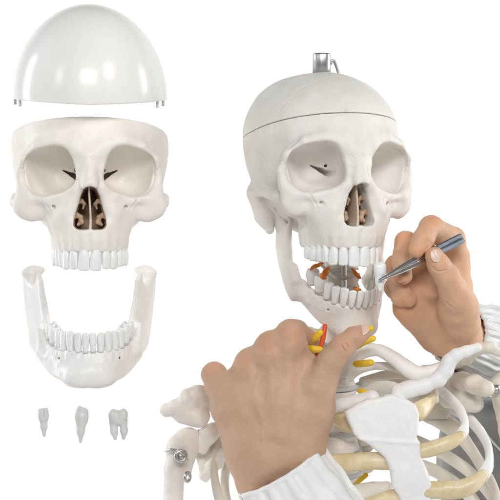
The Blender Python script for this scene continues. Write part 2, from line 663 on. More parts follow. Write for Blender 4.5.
def lower_skull(p):
    d = np.maximum(cranium_solid(p), -brain(p))
    q = np.stack([np.abs(p[:, 0]), p[:, 1], p[:, 2]], 1)
    d = np.minimum(d, socket_back(q))
    return smax(d, p[:, 2] - (CUT_Z + CUT_S * p[:, 1]), 1.2)


def upper_cap(p):
    d = np.maximum(cranium_solid(p), -brain(p))
    return smax(d, (CUT_Z + 0.8 + CUT_S * p[:, 1]) - p[:, 2], 1.2)


V, F = carve(lower_skull, (-86, -112, -86), (86, 112, 68), 1.0)
ME_skull_right = mesh('skull', V, F, M_bone_r)
MASTOID, WID = False, 0.93
V, F = carve(lower_skull, (-90, -112, -86), (90, 112, 68), 1.0)
ME_skull_left = mesh('skull', V, F, M_bone)
MASTOID, WID = True, 1.0
V, F = carve(upper_cap, (-84, -100, 22), (84, 112, 116), 1.15)
ME_cap_right = mesh('skull_cap', V, F, M_bone_r)


# inside of the nose
def septum(p):
    x = p[:, 0] - 0.7 * np.sin(p[:, 2] * 0.11)
    d = np.maximum(np.abs(x) - 1.0 - 0.5 * np.clip((-p[:, 2] - 40) / 14, 0, 1), np.maximum(-p[:, 1] - 91 + (p[:, 2] + 54) * 0.05, p[:, 1] + 50))
    return smax(d, np.maximum(p[:, 2] + 6, -p[:, 2] - 57), 1)


V, F = carve(septum, (-5, -98, -60), (5, -46, -2), 0.7)
ME_septum = mesh('nasal_septum', V, F, plastic('septum_plastic', (0.60, 0.48, 0.37), (0.70, 0.59, 0.48), 0.5, 0.2))


def turb(p):
    # scrolled shelves on the side wall
    d = None
    for yy in (-80, -74, -68, -60, -52):
        k = 0.75 + 0.25 * math.sin((yy + 84) * 0.22)
        e = chain(p, [(16, yy, -41, 2.0), (12.5, yy, -38.5, 2.0 * k), (9.0, yy, -41, 2.2 * k), (8.6, yy, -46, 2.4 * k), (11.5, yy, -48.5, 1.8 * k)], 2)
        e = np.minimum(e, chain(p, [(11.5, yy, -27, 1.6), (8, yy, -24.5, 1.5 * k), (5.6, yy, -28, 1.7 * k), (6.8, yy, -32, 1.4 * k)], 2))
        d = e if d is None else smin(d, e, 4)
    return d + 0.5 * vnoise(p, 4, 8) + 0.25 * vnoise(p, 2, 9)


V, F = carve(turb, (2, -90, -56), (22, -46, -14), 0.6)
ME_turb = mesh('nasal_concha', V, F, M_nasal)
V2 = V.copy(); V2[:, 0] *= -1
ME_turb_m = mesh('nasal_concha', V2, F[:, ::-1], M_nasal)


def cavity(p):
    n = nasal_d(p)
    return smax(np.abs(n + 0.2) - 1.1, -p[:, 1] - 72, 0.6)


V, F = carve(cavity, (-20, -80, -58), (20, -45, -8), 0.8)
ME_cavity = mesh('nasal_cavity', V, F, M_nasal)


# ------------------------------------------------------------------ teeth
def tooth_shape(w_, h_, dn, dt, molar=False, seed=0, up=1, taper=0.80):
    """crown: z from 0 (neck, sunk by 4) to h; w along x, depth along y"""
    rs = np.random.default_rng(seed)
    seg, V, F = 28, [], []
    lev = [-4, -1, 0.8, 3, 0.35 * h_, 0.55 * h_, 0.75 * h_, 0.9 * h_, 0.97 * h_]
    th = np.linspace(0, 2 * math.pi, seg, endpoint=False)
    sk = rs.uniform(-0.25, 0.25)
    for z in lev:
        t = max(0, min(1, z / h_))
        bw = np.interp(t, [0, 0.25, 0.65, 0.9, 1], [taper, taper + 0.13, 1, 0.97, 0.88]) * w_ / 2
        bd = np.interp(t, [0, 0.3, 1], [dn, dn * 1.05, dt]) / 2
        if molar: bd = np.interp(t, [0, 0.35, 0.85, 1], [dn * 0.9, dn * 1.06, dn, dn * 0.8]) / 2
        e = 2 / np.interp(t, [0, 0.5, 1], [2.2, 2.8, 3.2])
        for a in th:
            c, s = math.cos(a), math.sin(a)
            xx = math.copysign(abs(c) ** e, c) * bw
            yy = math.copysign(abs(s) ** e, s) * bd
            zz = z
            if z > 0.85 * h_:
                if molar: zz += 1.1 * math.cos(2 * a + math.pi) * (z / h_)
                else: zz += sk * xx * 0.35 + 0.35 * math.cos(xx / bw * 4.5)
            if not molar:
                yy -= t * t * (dn - dt) * 0.0 
            V.append((xx, yy, zz))
    n = len(lev)
    for i in range(n - 1):
        for j in range(seg):
            F.append((i * seg + j, i * seg + (j + 1) % seg, (i + 1) * seg + (j + 1) % seg, (i + 1) * seg + j))
    # top
    b0 = (n - 1) * seg
    last = np.array(V[b0:])
    for k, f in enumerate((0.82, 0.5) if molar else (0.7, 0.3)):
        for j, v in enumerate(last):
            a = th[j]
            zz = v[2] + (0.5 if k == 0 else 0.7)
            if molar: zz = v[2] + (1.0 + 0.9 * math.cos(4 * a + math.pi)) * (1 if k == 0 else 0.2) - (0.0 if k == 0 else 1.0)
            V.append((v[0] * f, v[1] * f, zz))
        for j in range(seg):
            p0 = b0 + k * seg; p1 = p0 + seg
            F.append((p0 + j, p0 + (j + 1) % seg, p1 + (j + 1) % seg, p1 + j))
    F.append(tuple(b0 + 2 * seg + j for j in range(seg)))
    F.append(tuple(range(seg))[::-1])
    V = np.array(V)
    if up < 0:
        V[:, 2] *= -1
        F = [f[::-1] for f in F]
    return V, F


UP = [(11.4, 18.5, 8.5, 3.2, 0), (9.2, 17, 8, 3.2, 0), (9.6, 18, 9, 4.5, 0), (8.6, 15.5, 11, 8, 0), (8.4, 14.5, 11, 8.5, 0), (11.5, 13.5, 12, 10, 1), (11, 12.5, 12, 10, 1)]
LO = [(7.2, 15.5, 7.5, 3, 0), (7.8, 15.5, 7.5, 3, 0), (8.8, 16.5, 8.5, 4.2, 0), (8.8, 15, 9.5, 7, 0), (9, 14, 10, 8, 0), (13, 13, 12.5, 10.5, 1), (12.5, 12, 12.5, 10.5, 1)]
ME_up, ME_lo = [], []
for i, (a, b, c, d, m) in enumerate(UP):
    V, F = tooth_shape(a * 1.03, b, c, d, m, i, -1, 0.84)
    ME_up.append(mesh('tooth', V, F, M_tooth))
for i, (a, b, c, d, m) in enumerate(LO):
    V, F = tooth_shape(a * 1.03, b, c, d, m, 20 + i, 1, 0.76)
    ME_lo.append(mesh('tooth', V, F, M_tooth))


def arch_at(arch, s):
    pl = np.array(arch, float)
    seg = np.hypot(*np.diff(pl, axis=0).T)
    cs = np.concatenate([[0], np.cumsum(seg)])
    x = np.interp(s, cs, pl[:, 0]); y = np.interp(s, cs, pl[:, 1])
    x2 = np.interp(s + 3, cs, pl[:, 0]); y2 = np.interp(s + 3, cs, pl[:, 1])
    x1 = np.interp(max(s - 3, 0), cs, pl[:, 0]); y1 = np.interp(max(s - 3, 0), cs, pl[:, 1])
    if s < 3: y1 = y2; x1 = -x2
    return x, y, math.atan2(y2 - y1, x2 - x1)


def set_teeth(parent, arch, spec, meshes, zneck, lean, off=(0, 0, 0), skip=(), zfun=None, seed=0):
    rs = random.Random(seed)
    s = 0.15
    for i, (w_, h_, *_r) in enumerate(spec):
        s0 = s + w_ / 2
        s += w_ + 0.15
        x, y, a = arch_at(arch, s0)
        for sg in (1, -1):
            if (i, sg) in skip: continue
            z = zneck + (zfun(i) if zfun else 0) + rs.uniform(-0.3, 0.3)
            o = obj('tooth', meshes[i], parent, (sg * x + off[0], y + off[1], z + off[2]))
            o.rotation_mode = 'ZYX'
            o.rotation_euler = (0, 0, 0)
            mt = Matrix.Rotation(sg * a, 4, 'Z') @ Matrix.Rotation(R(lean * (1 if i < 3 else 0.4) + rs.uniform(-2, 2)), 4, 'X') @ Matrix.Rotation(R(rs.uniform(-2.5, 2.5)), 4, 'Y')
            o.rotation_mode = 'XYZ'
            o.rotation_euler = mt.to_euler()


# ------------------------------------------------------------------ lower jaw; origin on the axis through both joints
def make_jaw(RH, H, lean=0.3, front=0.0, rise=1.0):
    zc = -RH - 14.5

    def f(p):
        x, y, z = p[:, 0], p[:, 1], p[:, 2]
        ax = np.abs(x)
        q = np.stack([ax, y, z], 1)
        zb = -RH - H
        pl = [(0, -93, zc, zb, 6.4), (13, -90, zc, zb, 6.4), (24, -81, zc, zb + 2.5 * rise, 6.0), (33.5, -66, zc, zb + 9 * rise, 5.8), (41.5, -43, zc + 6, zb + 20 * rise, 6.2), (48, -20, zc + 7, zb + 32 * rise, 5.2)]
        pl = [(a[0] * 1.02, a[1] - 0.5, *a[2:]) for a in pl]
        d, s = plate(p, catmull(mirror(pl), 4))
        half = s.max() / 2
        wv = np.cos((np.abs(s - half) - 4) * 2 * math.pi / 8.2)
        d = d - 0.5 * wv * np.clip((z - zc + 16) / 8, 0, 1) + 1.6 * np.clip((z - zc + 12) / 10, 0, 1) + np.clip((z - zc + 5) / 6, 0, 1) * (1 + wv) * 0.9
        # thin edge of gum that zigzags under the teeth
        # lean of the front face: hollow under the teeth, chin pushed out
        d = smax(d, -ell(q, (0, -110, zc - 14), (46, 9.0, 15)), 18)
        d = smin(d, ell(q, (0, -92.5, zb + 10), (15, 8.5, 10)), 16)
        d = smin(d, ell(q, (13, -90, zb + 6), (10, 6.5, 6)), 12)
        d = smin(d, ell(q, (46, -36, zc - 7), (8, 16, 8), (0, 0, 14)), 8)
        # ramus
        pol = [(-44, zb + 20 * rise), (-22, zb + 31 * rise), (-8, zb + 41 * rise), (1, zb + 54 * rise), (5, -RH + 8), (7.5, -26), (6, -7), (-3, -5), (-8, -12), (-15, -17), (-23, -12), (-29, -3), (-33, -10), (-33, -30), (-37, -RH + 8), (-46, -RH - 8)]
        pol = [(a + (front if a < -26 and b > -RH - 4 else 0), b) for a, b in pol]
        r2 = poly2d(y, z, pol)
        xc = np.interp(z, [zb, -RH, -20, 0], [50, 53.5, 57.5, 60]).astype(np.float32) + lean * (y + 14)
        th = np.interp(z, [zb, -RH, -20, 0], [4.6, 4.4, 3.4, 3.4]).astype(np.float32)
        ra = smax(np.abs(ax - xc) - th, r2 - 1.5, 6)
        d = smin(d, ra, 7)
        d = smin(d, ell(q, (59, 0, -2), (12.5, 5.5, 5.5), (0, 8, -14)), 5)
        d = smin(d, chain(q, [(60, 1, -4, 6), (58.5, 0, -24, 4.5)], 4), 7)
        # oblique line and mental hole
        d = smin(d, chain(q, [(52, -36, -RH + 4, 2.5), (49, -46, zc - 4, 3), (43, -58, zc - 12, 2)], 3), 7)
        d = smax(d, -rcone(q, (31, -84, zb + 25, 1.1), (29, -74, zb + 23, 1.0)), 1.2)
        return d + 0.35 * vnoise(p, 14, 11) + 0.15 * vnoise(p, 5, 12)
    return carve(f, (-80, -112, -RH - H - 8), (80, 18, 12), 0.9), zc


(VJ, FJ), zcl = make_jaw(60, 50, 0.5, 0.0, 0.55)
ME_jaw_left = mesh('lower_jaw', VJ, FJ, M_jaw)
(VJ, FJ), zcr = make_jaw(60, 50, -0.04, 9)
ME_jaw_right = mesh('lower_jaw', VJ, FJ, M_bone_r)


def fill_skull(par):
    obj('nasal_septum', ME_septum, par)
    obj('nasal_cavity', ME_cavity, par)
    obj('nasal_concha', ME_turb, par)
    obj('nasal_concha', ME_turb_m, par)
    set_teeth(par, ARCH_U, UP, ME_up, -76, -6, (0, 1.5, 0), seed=1, zfun=lambda i: (0, 0, 0.5, 0.5, 0.6, 0.8, 2)[i])


# ---- the taken-apart skull on the left
sk = obj('skull', ME_skull_left, None, P(90, 180, 85), (0, 0, R(6)))
tag(sk, 'open ivory skull without cap or jaw, floating between the loose cap and loose jawbone', 'skull')
fill_skull(sk)

jl = obj('lower_jaw', ME_jaw_left, None, P(89.5, 269.5, 90), (R(2), 0, R(6)))
tag(jl, 'detached ivory lower jawbone with a full row of teeth, below the open skull', 'jawbone')
set_teeth(jl, ARCH_L, LO, ME_lo, zcl, 5, (0, 2.0, 0), seed=2, zfun=lambda i: (0, 0, 0, 1, 3, 6.5, 10)[i])


def cap_left(p):
    q = p * np.array([1, 1, 1], np.float32)
    r = np.array([80.5, 92, 96], np.float32)
    d = ell(q, (0, 0, 0), r)
    d = smin(d, ell(q, (0, -20, -4), (62, 70, 94)), 20)
    d = np.maximum(d, -ell(q, (0, 0, -3), (75, 86, 90)))
    d = smax(d, -q[:, 2] + 0.03 * np.abs(q[:, 0]) - 1.5, 1.2)
    return d


V, F = carve(cap_left, (-86, -98, -8), (86, 98, 106), 1.0)
ck = P(89.5, 99.5, 60)
cl = obj('skull_dome', mesh('skull_dome', V, F, M_cap), None, ck, (R(8), 0, R(6)))
tag(cl, 'glossy white dome shaped skull cap with small pegs, floating above the open skull', 'skull cap')
for (x, y) in ((-77, 8), (-70, -36), (77, 8), (69, -36)):
    V, F = lathe([(0.4, -6.5), (1.6, -6.2), (1.9, -5.2), (1.6, -4), (1.6, 6)], 16)
    obj('peg', mesh('peg', V, F, M_cap), cl, (x, y, 0))


# ---- three spare teeth
def spare(kind):
    def f(p):
        if kind == 0:
            d = chain(p, [(0, 0, 13, 3.6), (0, 0, 4, 4.4)], 3)
            d = smin(d, ell(p, (0, -1, 9), (5.2, 4.2, 8)), 3)
            d = smin(d, chain(p, [(0, 0, 7, 4.4), (0.3, 0.3, -4, 3.2), (0.6, 0.5, -13, 1.5)], 3), 2)
            d = smax(d, p[:, 2] - 14.5 - 0.12 * p[:, 0], 1.5)
            d = smax(d, -rcone(p, (0, -6, 14, 2.2), (0, -5, 7, 1)), 2)
        elif kind == 1:
            d = ell(p, (0.5, 0, 9), (6.6, 4.6, 12))
            d = smin(d, chain(p, [(0.2, 0, 6, 5.6), (0, 0.5, -7, 3.8), (0.3, 0.8, -18, 1.4)], 3), 3)
            d = smax(d, (p[:, 2] - 17) + 0.35 * (p[:, 0] - 1), 1.5)
        else:
            d = ell(p, (0, 0, 6), (9.2, 8, 8))
            for sx, sy in ((-5, -4), (5, -4), (-5, 4), (5, 4)):
                d = smin(d, ell(p, (sx, sy, 9), (4.4, 4.2, 6)), 2)
            d = smin(d, chain(p, [(-5, -1, 2, 4.2), (-4.6, -1, -7, 3.4), (-3.6, -1, -14, 2)], 3), 2)
            d = smin(d, chain(p, [(5, -1, 2, 4.2), (5.4, -1, -7, 3.2), (4.6, 0, -14, 1.9)], 3), 2)
            d = smax(d, -rcone(p, (0, -9, 13, 1.4), (0, -8, 2, 0.6)), 2)
        return d + 0.12 * vnoise(p, 3, 31)
    return carve(f, (-13, -11, -24), (13, 11, 24), 0.5)


for kind, (px, py), nm, lb in ((0, (43.5, 422.5), 'spare_tooth', 'shortest spare tooth, single straight root, left of the long tooth'),
                               (1, (81, 424), 'spare_tooth', 'longest spare tooth, slanted crown tapering to one pointed root'),
                               (2, (118.5, 424), 'spare_tooth', 'two-rooted spare molar with a wide lumpy crown')):
    V, F = spare(kind)
    tag(obj(nm, mesh(nm, V, F, M_spare), None, P(px, py, 0), (0, R((0, 3, -2)[kind]), 0)), lb, 'tooth', 'spare loose teeth in a row')

# ------------------------------------------------------------------ the hanging skeleton
ROOT = P(345, 500, 110)
sk_root = empty('anatomical_skeleton', ROOT)
tag(sk_root, 'ivory model skeleton with open jaw and metal hanging post, chin held by a hand', 'skeleton')


def part(name, V, F, mat, parent=None, label=None):
    """a part modelled in place: its origin is its own middle"""
    V = np.asarray(V, float)
    par = parent or sk_root
    c = (V.min(0) + V.max(0)) / 2
    pw = ROOT
    if par is not sk_root: pw = np.array(par['at'])
    o = obj(name, mesh(name, V, F, mat, c), par, c - pw)
    o['at'] = [float(a) for a in c]
    if label: o['label'] = label
    return o


YAW, PITCH, ROLL = 20.0, 1.0, 0.0
HEAD = P(323, 175, 88)
hr = (Matrix.Rotation(R(YAW), 4, 'Z') @ Matrix.Rotation(R(PITCH), 4, 'X') @ Matrix.Rotation(R(ROLL), 4, 'Y'))
hs = obj('skull', ME_skull_right, sk_root, HEAD - ROOT, hr.to_euler())
fill_skull(hs)
obj('crown', ME_cap_right, hs)
# metal post and hook on the crown
V, F = lathe([(9.6, -8), (9.6, 18.5), (9.2, 19.7), (7.5, 20.3), (7.0, 19.7), (6.8, 14), (0.5, 14)], 48)
post = obj('hanging_post', mesh('hanging_post', V, F, M_zinc), hs, (-4, -4, 107.5))
V, F = sweep([(8, 0, 11, 1.5), (11, -1, 13, 1.5), (14, -1, 12, 1.6), (17, -1, 6, 1.6), (19.5, -1, -2, 1.6), (21, 0, -10, 1.5)], 1, (0, 1, 0), 6, 12)
obj('hook', mesh('hook', V, F, M_zinc), post)
V, F = lathe([(0.4, 0), (2.2, 0), (2.4, 1.2), (1.5, 2.2), (0.4, 2.4)], 16)
hk = obj('screw', mesh('screw', V, F, M_zinc), post, (9.3, -1, 11), (0, R(90), 0))

OPEN = 23.0
jr = obj('lower_jaw', ME_jaw_right, sk_root)
jm = Matrix.Translation(Vector(HEAD - ROOT)) @ hr @ Matrix.Translation((13, 6, -29)) @ Matrix.Rotation(R(5), 4, 'Z') @ Matrix.Rotation(R(-2.5), 4, 'Y') @ Matrix.Rotation(R(OPEN), 4, 'X')
jr.location = jm.translation * U
jr.rotation_euler = jm.to_euler()
set_teeth(jr, ARCH_L, LO, ME_lo, zcr, 4, (0, 2.0, 0), skip=((4, 1),), seed=5, zfun=lambda i: (0, 0, 0, 1, 3, 6.5, 10)[i])


# ---- neck and back bones
def vert_shape(r, h, neck=False):
    def f(p):
        x, y, z = p[:, 0], p[:, 1], p[:, 2]
        ax = np.abs(x)
        q = np.stack([ax, y, z], 1)
        rr = np.hypot(x / (1.7 if neck else 1.25), y)
        waist = r - 2.2 * (1 - np.clip((z / h) ** 2, 0, 1))
        d = smax(rr - waist, np.abs(z) - h, 2.0)
        d = smin(d, chain(q, [(9, 12, 1, 5), (14, 20, 3, 5), (22, 20, 3, 5)] if neck else [(9, 12, 1, 5), (14, 20, 3, 5), (28, 22, 6, 4.5), (31, 22, 6, 4.8)], 3), 3)
        d = smin(d, chain(q, [(12, 20, 3, 4.5), (5, 30, 0, 4), (0, 42, -10, 3.5), (0, 54, -18, 3.5)], 3), 3)
        d = smin(d, chain(q, [(13, 20, -8, 3.8), (13, 20, 10, 3.8)], 3), 3)
        return d + 0.4 * vnoise(p, 5, 41)
    return carve(f, (-38, -24, -26), (38, 62, 22), 0.9)


V, F = vert_shape(14.5, 9)
ME_v = mesh('vertebra', V, F, M_bone_r)
V, F = vert_shape(14.5, 9, True)
ME_n = mesh('vertebra', V, F, M_cream)
V, F = lathe([(0.3, -2.6), (14, -2.6), (15.5, -1.5), (15.8, 0), (15.5, 1.5), (14, 2.6), (0.3, 2.6)], 36)
Vd = np.array(V); Vd[:, 0] *= 1.25
ME_d = mesh('disc', Vd, F, M_disc)
spine = catmull(np.array([P(341, 246, 98), P(341, 300, 92), P(338, 345, 84), P(340, 395, 84), P(343, 445, 96), P(344, 500, 110), P(344, 545, 122)]), 40)
sl = np.concatenate([[0], np.cumsum(np.linalg.norm(np.diff(spine, axis=0), axis=1))])
pos = 0.0
k = 0
while pos < sl[-1] - 5:
    s_ = 0.80 + 0.25 * min(1, pos / 170)
    c = np.array([np.interp(pos, sl, spine[:, i]) for i in range(3)])
    c2 = np.array([np.interp(pos + 4, sl, spine[:, i]) for i in range(3)])
    t = c - c2; t /= np.linalg.norm(t)
    tilt = -math.atan2(t[1], t[2])
    vo = obj('vertebra', ME_n if pos < 95 else ME_v, sk_root, c - ROOT, (tilt, math.atan2(t[0], t[2]), R(8)))
    vo.scale = (s_, s_, s_)
    dn = obj('disc', ME_d, vo, (0, 0, -11.2))
    pos += 22.6 * s_
    k += 1

# rod through the mouth, with its bracket
V, F = sweep([(*P(343, 236, 72), 2.6), (*P(344, 265, 70), 2.6), (*P(344, 300, 68), 2.6), (*P(343, 330, 68), 2.6)], 1, (0, 1, 0), 6, 18)
rod = part('support_rod', V, F, M_zinc)
V, F = sweep([PR(q) for q in ((322, 266, 78, 1.6), (330, 272, 70, 1.8), (337, 277, 66, 1.8), (346, 278, 66, 1.8), (358, 275, 72, 1.5))], 1, (0, 1, 0), 6, 12)
part('support_bracket', V, F, M_zinc)


def tube(name, pts, mat, parent=None, flat=1.0, up=(0, 0, 1), wob=0.03, seg=20, seed=0, n=8, roundness=2.0, label=None):
    V, F = sweep([PR(q) for q in pts], flat, up, n, seg, wob, seed, roundness)
    return part(name, V, F, mat, parent, label)


# nerves and arteries
for i, (pts, mt, nm) in enumerate([
    ([(360, 334, 40, 3.0), (371, 328.5, 30, 3.2)], M_nerve, 'spinal_nerve'),
    ([(356, 347, 40, 3.2), (364, 342, 32, 3.4), (373, 338.5, 28, 3.2)], M_nerve, 'spinal_nerve'),
    ([(356, 364, 46, 3.4), (364, 363.5, 40, 3.7), (371, 362.5, 36, 3.4)], M_nerve, 'spinal_nerve'),
    ([(360, 391, 50, 3.0), (366, 393, 44, 3.4), (371, 394, 42, 3.0)], M_nerve, 'spinal_nerve'),
    ([(312, 341, 46, 3.6), (316, 337, 42, 3.9), (320, 332.5, 40, 3.6)], M_nerve, 'spinal_nerve'),
    ([(309, 348.5, 42, 3.6), (314, 349, 38, 3.8), (320, 349.5, 38, 3.4)], M_nerve, 'spinal_nerve'),
    ([(353, 487, 70, 2.0), (360, 480, 66, 2.6), (366, 475, 64, 2.6)], M_nerve, 'spinal_nerve'),
    ([(325, 326, 44, 2.4), (323.5, 336, 42, 2.6), (321, 346, 42, 2.6), (317, 355, 46, 2.4)], M_red, 'artery'),
    ([(321.5, 279, 50, 1.6), (324, 275, 44, 3.4), (326.5, 271, 46, 3.4), (328.5, 268, 54, 1.8)], M_rust, 'nerve_root'),
    ([(311, 269, 52, 1.4), (314, 266.5, 50, 2), (319, 265, 52, 2), (323, 262.5, 58, 1.4)], M_rust, 'nerve_root'),
    ([(352.5, 269.5, 58, 1.6), (355, 273, 52, 2.5), (358, 276, 52, 2.2), (360, 278, 56, 1.4)], M_rust, 'nerve_root'),
    ([(354, 288.5, 54, 1.6), (357, 289, 50, 2.2), (360, 290, 54, 1.5)], M_rust, 'nerve_root'),
]):
    tube(nm, pts, mt, seed=i, wob=0.12 if nm == 'nerve_root' else 0.04, seg=16)


# ---- breastbone
MAN = [(344, 412), (352, 406.5), (366, 399), (380, 397.5), (392, 394), (404, 398), (416, 404), (419, 412), (419, 424), (416, 436), (420, 448), (421, 456), (427, 470), (431, 484), (432, 505), (428, 540),
       (404, 545), (402, 508), (397, 494), (391, 486), (390, 471), (384, 457), (371, 446), (353, 434), (349, 424)]
mp = [P(a, b, 10) for a, b in MAN]


def sternum(p):
    x, y, z = p[:, 0], p[:, 1], p[:, 2]
    d2 = poly2d(x, z, [(a[0], a[2]) for a in mp])
    yc = 10 - 0.0011 * (x - 140) ** 2 * -1 + 4 * np.sin((z + 160) * 0.03) + 1.2 * vnoise(p, 26, 51)
    d = smax(d2, np.abs(y - yc) - 6, 5)
    c = P(366, 399, 4)
    d = smax(d, -ell(p, P(391, 391, 6), (9, 14, 4)), 3)
    g = np.abs(z - P(0, 441, 10)[2] + 0.06 * (x - 150))
    d = d - 1.2 * np.exp(-(g / 2.2) ** 2)
    return d + 0.7 * vnoise(p, 13, 52) + 0.3 * vnoise(p, 4, 53)


lo = np.array(mp).min(0) - (6, 16, 6); hi = np.array(mp).max(0) + (6, 16, 6)
V, F = carve(sternum, lo, hi, 0.9)
part('breastbone', V, F, plastic('white_bone_plastic', (0.83, 0.82, 0.81), (0.88, 0.875, 0.87), 0.42, 0.05))


# ---- collarbone
def chain_part(name, groups, mat, h=0.8, k=4, amp=0.5, parent=None, extra=None, flat=None, seed=60):
    pts = [[PR(q) for q in g] for g in groups]
    allp = np.array([q for g in pts for q in g])

    def f(p):
        d = None
        for g in pts:
            e = chain(p, g, k) if len(g) > 1 else ell(p, g[0][:3], (g[0][3],) * 3)
            d = e if d is None else smin(d, e, k)
        if extra: d = extra(p, d)
        return d + amp * vnoise(p, 9, seed) + amp * 0.5 * vnoise(p, 4, seed + 1)
    r = allp[:, 3].max() + 8
    V, F = carve(f, allp[:, :3].min(0) - r, allp[:, :3].max(0) + r, h)
    return part(name, V, F, mat, parent)


M_white = bpy.data.materials['white_bone_plastic']
chain_part('collarbone', [[(399, 393, 22, 9.5), (408, 390, 20, 8.5), (424, 386, 20, 7.4), (438, 379.5, 18, 7.2), (446, 370, 16, 7.2), (449, 361, 14, 6.6), (456, 355, 12, 6), (466, 351.5, 12, 5.2), (477, 347.5, 14, 4.8)]], M_white, amp=0.4, seed=61)
# far collarbone, mostly hidden by the hand
chain_part('collarbone', [[(372, 398, 26, 8), (330, 408, 40, 7), (280, 412, 60, 7), (235, 405, 80, 7), (205, 400, 95, 7)]], M_white, amp=0.6, seed=62)


# ---- shoulder blades
def blade(pts2, yc, th, slope=(0, 0)):
    w2 = [P(a, b, yc) for a, b in pts2]
    c0 = np.mean(w2, 0)

    def f(p, d=None):
        d2 = poly2d(p[:, 0], p[:, 2], [(a[0], a[2]) for a in w2])
        y0 = yc + slope[0] * (p[:, 0] - c0[0]) + slope[1] * (p[:, 2] - c0[2])
        e = smax(d2, np.abs(p[:, 1] - y0) - th, 2.5)
        return e if d is None else smin(d, e, 4)
    return f


bl = blade([(382, 371), (410, 366), (440, 372), (462, 380), (470, 402), (452, 412), (436, 430), (420, 446), (408, 430), (396, 396), (374, 391)], 128, 3.5)
chain_part('shoulder_blade', [[(404, 372, 120, 6), (425, 372, 112, 6), (447, 366, 100, 6), (466, 358, 60, 6), (480, 348, 34, 5.5), (490, 347, 28, 5.5), (498, 352, 30, 5)],
                              [(450, 380, 110, 9), (462, 381, 84, 9), (474, 384, 62, 9), (486, 389, 48, 8.5)],
                              [(448, 398, 100, 10), (462, 400, 88, 11), (474, 403, 84, 10)],
                              [(443, 374, 112, 12), (454, 388, 104, 13)]], M_cream, h=1.0, amp=0.5, extra=bl, seed=63)
chain_part('upper_arm_bone', [[(503, 386, 92, 14), (506, 400, 95, 13), (508, 430, 100, 9), (512, 480, 104, 8), (514, 530, 108, 8)]], M_cream, h=1.2, seed=64)
V, F = lathe([(0.4, 0), (4.6, 0), (4.8, 1), (4.8, 6), (3.4, 6.6), (3.2, 9), (0.4, 9.4)], 24)
V = np.array(V)[:, [0, 2, 1]] * (1, -1, 1) + P(495.5, 389, 80)
part('shoulder_bolt', V, F, M_zinc)

# other shoulder, at the left of the hand
bl2 = blade([(196, 430), (212, 424), (224, 444), (226, 456), (206, 482), (200, 470), (194, 452)], 100, 4, (0.2, 0))
chain_part('shoulder_blade', [[(167, 410, 70, 6.5), (178, 408, 70, 8.5), (190, 402, 72, 10.5), (200, 399, 78, 11), (214, 402, 90, 10)],
                              [(183, 413, 72, 11), (198, 416, 74, 12)], [(188, 397, 66, 8), (198, 392, 70, 8)],
                              [(201, 446, 82, 8), (208, 434, 80, 9), (214, 430, 84, 8)],
                              [(204, 476, 98, 5), (216, 462, 94, 7.5), (224, 452, 92, 6)]], M_bone, h=0.9, k=2.5, amp=1.1, extra=bl2, seed=65)
hum = chain_part('upper_arm_bone', [[(184, 446, 78, 15), (180, 448, 76, 13), (175, 470, 78, 10.5), (173, 500, 80, 9.5), (171, 545, 84, 9)], [(188, 440, 82, 13), (186, 470, 82, 6)]], M_bone, h=1.0, seed=66)
V, F = sweep([PR(q) for q in ((166, 451, 62, 1.4), (171, 449.5, 56, 1.5), (177, 451, 53, 1.6), (183, 454, 54, 1.5), (187, 460, 60, 1.4))], 1, (0, 1, 0), 6, 14)
part('joint_hook', V, F, M_zinc)


def torus(c, Rr, r, tilt):
    V, F = [], []
    n, m = 36, 14
    mt = np.array(Euler(tilt).to_matrix())
    for i in range(n):
        a = 2 * math.pi * i / n
        for j in range(m):
            b = 2 * math.pi * j / m
            V.append(((Rr + r * math.cos(b)) * math.cos(a), r * math.sin(b), (Rr + r * math.cos(b)) * math.sin(a)))
            F.append((i * m + j, i * m + (j + 1) % m, ((i + 1) % n) * m + (j + 1) % m, ((i + 1) % n) * m + j))
    return np.array(V) @ mt.T + c, F


V, F = torus(P(181, 456, 54), 5.2, 2.0, (0, 0.5, 0.3)); part('joint_ring', V, F, M_zinc)
V, F = torus(P(187.5, 477, 58), 4.6, 1.7, (0, 0.2, 1.0)); part('joint_ring', V, F, M_zinc)
V, F = lathe([(0.4, 0), (4, 0), (4.2, 1.5), (3, 3), (0.4, 3.4)], 20)
V = np.array(V)[:, [0, 2, 1]] * (1, -1, 1) + P(180.5, 456, 57)
part('joint_screw', V, F, M_zinc)

# ---- ribs (the first bands rise from the neck beside the thumb)
up_y = (0, 0.25, 1)
tube('rib', [(343, 372, 70, 8), (350, 362, 66, 9), (362, 352, 62, 7.5), (378, 350, 62, 6.5), (392, 357, 62, 7), (405, 367, 60, 8), (418, 374, 58, 8), (432, 371, 60, 6), (442, 365, 66, 4)], M_white, None, 0.7, up_y, 0.06, seed=1)
tube('rib', [(344, 382, 78, 6), (354, 372, 76, 5.5), (368, 367, 76, 4.4), (384, 366, 78, 4.2), (400, 369, 80, 4.5), (414, 376, 80, 5)], M_bone_r, None, 0.7, up_y, 0.05, seed=2)
tube('rib', [(362, 394, 90, 5), (376, 388, 80, 6.5), (390, 388, 66, 7), (402, 392, 48, 7)], M_bone_r, None, 0.7, up_y, 0.07, seed=3)
r2 = tube('rib', [(360, 400, 104, 5), (395, 388, 130, 5), (424, 383, 120, 5.5), (440, 390, 92, 5.5), (453, 401, 64, 5.5), (462, 414, 44, 6), (465, 427, 30, 6.5), (460, 437, 22, 6)], M_white, None, 0.62, up_y, 0.04, seed=4)
tube('cartilage', [(462, 435, 22, 5.2), (453, 441, 16, 7), (440, 446, 11, 7.6), (428, 450, 8, 7.6), (418, 452, 8, 7)], M_cart, r2, 0.72, up_y, 0.05, seed=5)
r1 = tube('rib', [(362, 382, 104, 5), (392, 374, 110, 5), (418, 378, 90, 5), (434, 390, 60, 5), (436, 400, 40, 5)], M_cream, None, 0.6, up_y, 0.04, seed=6)
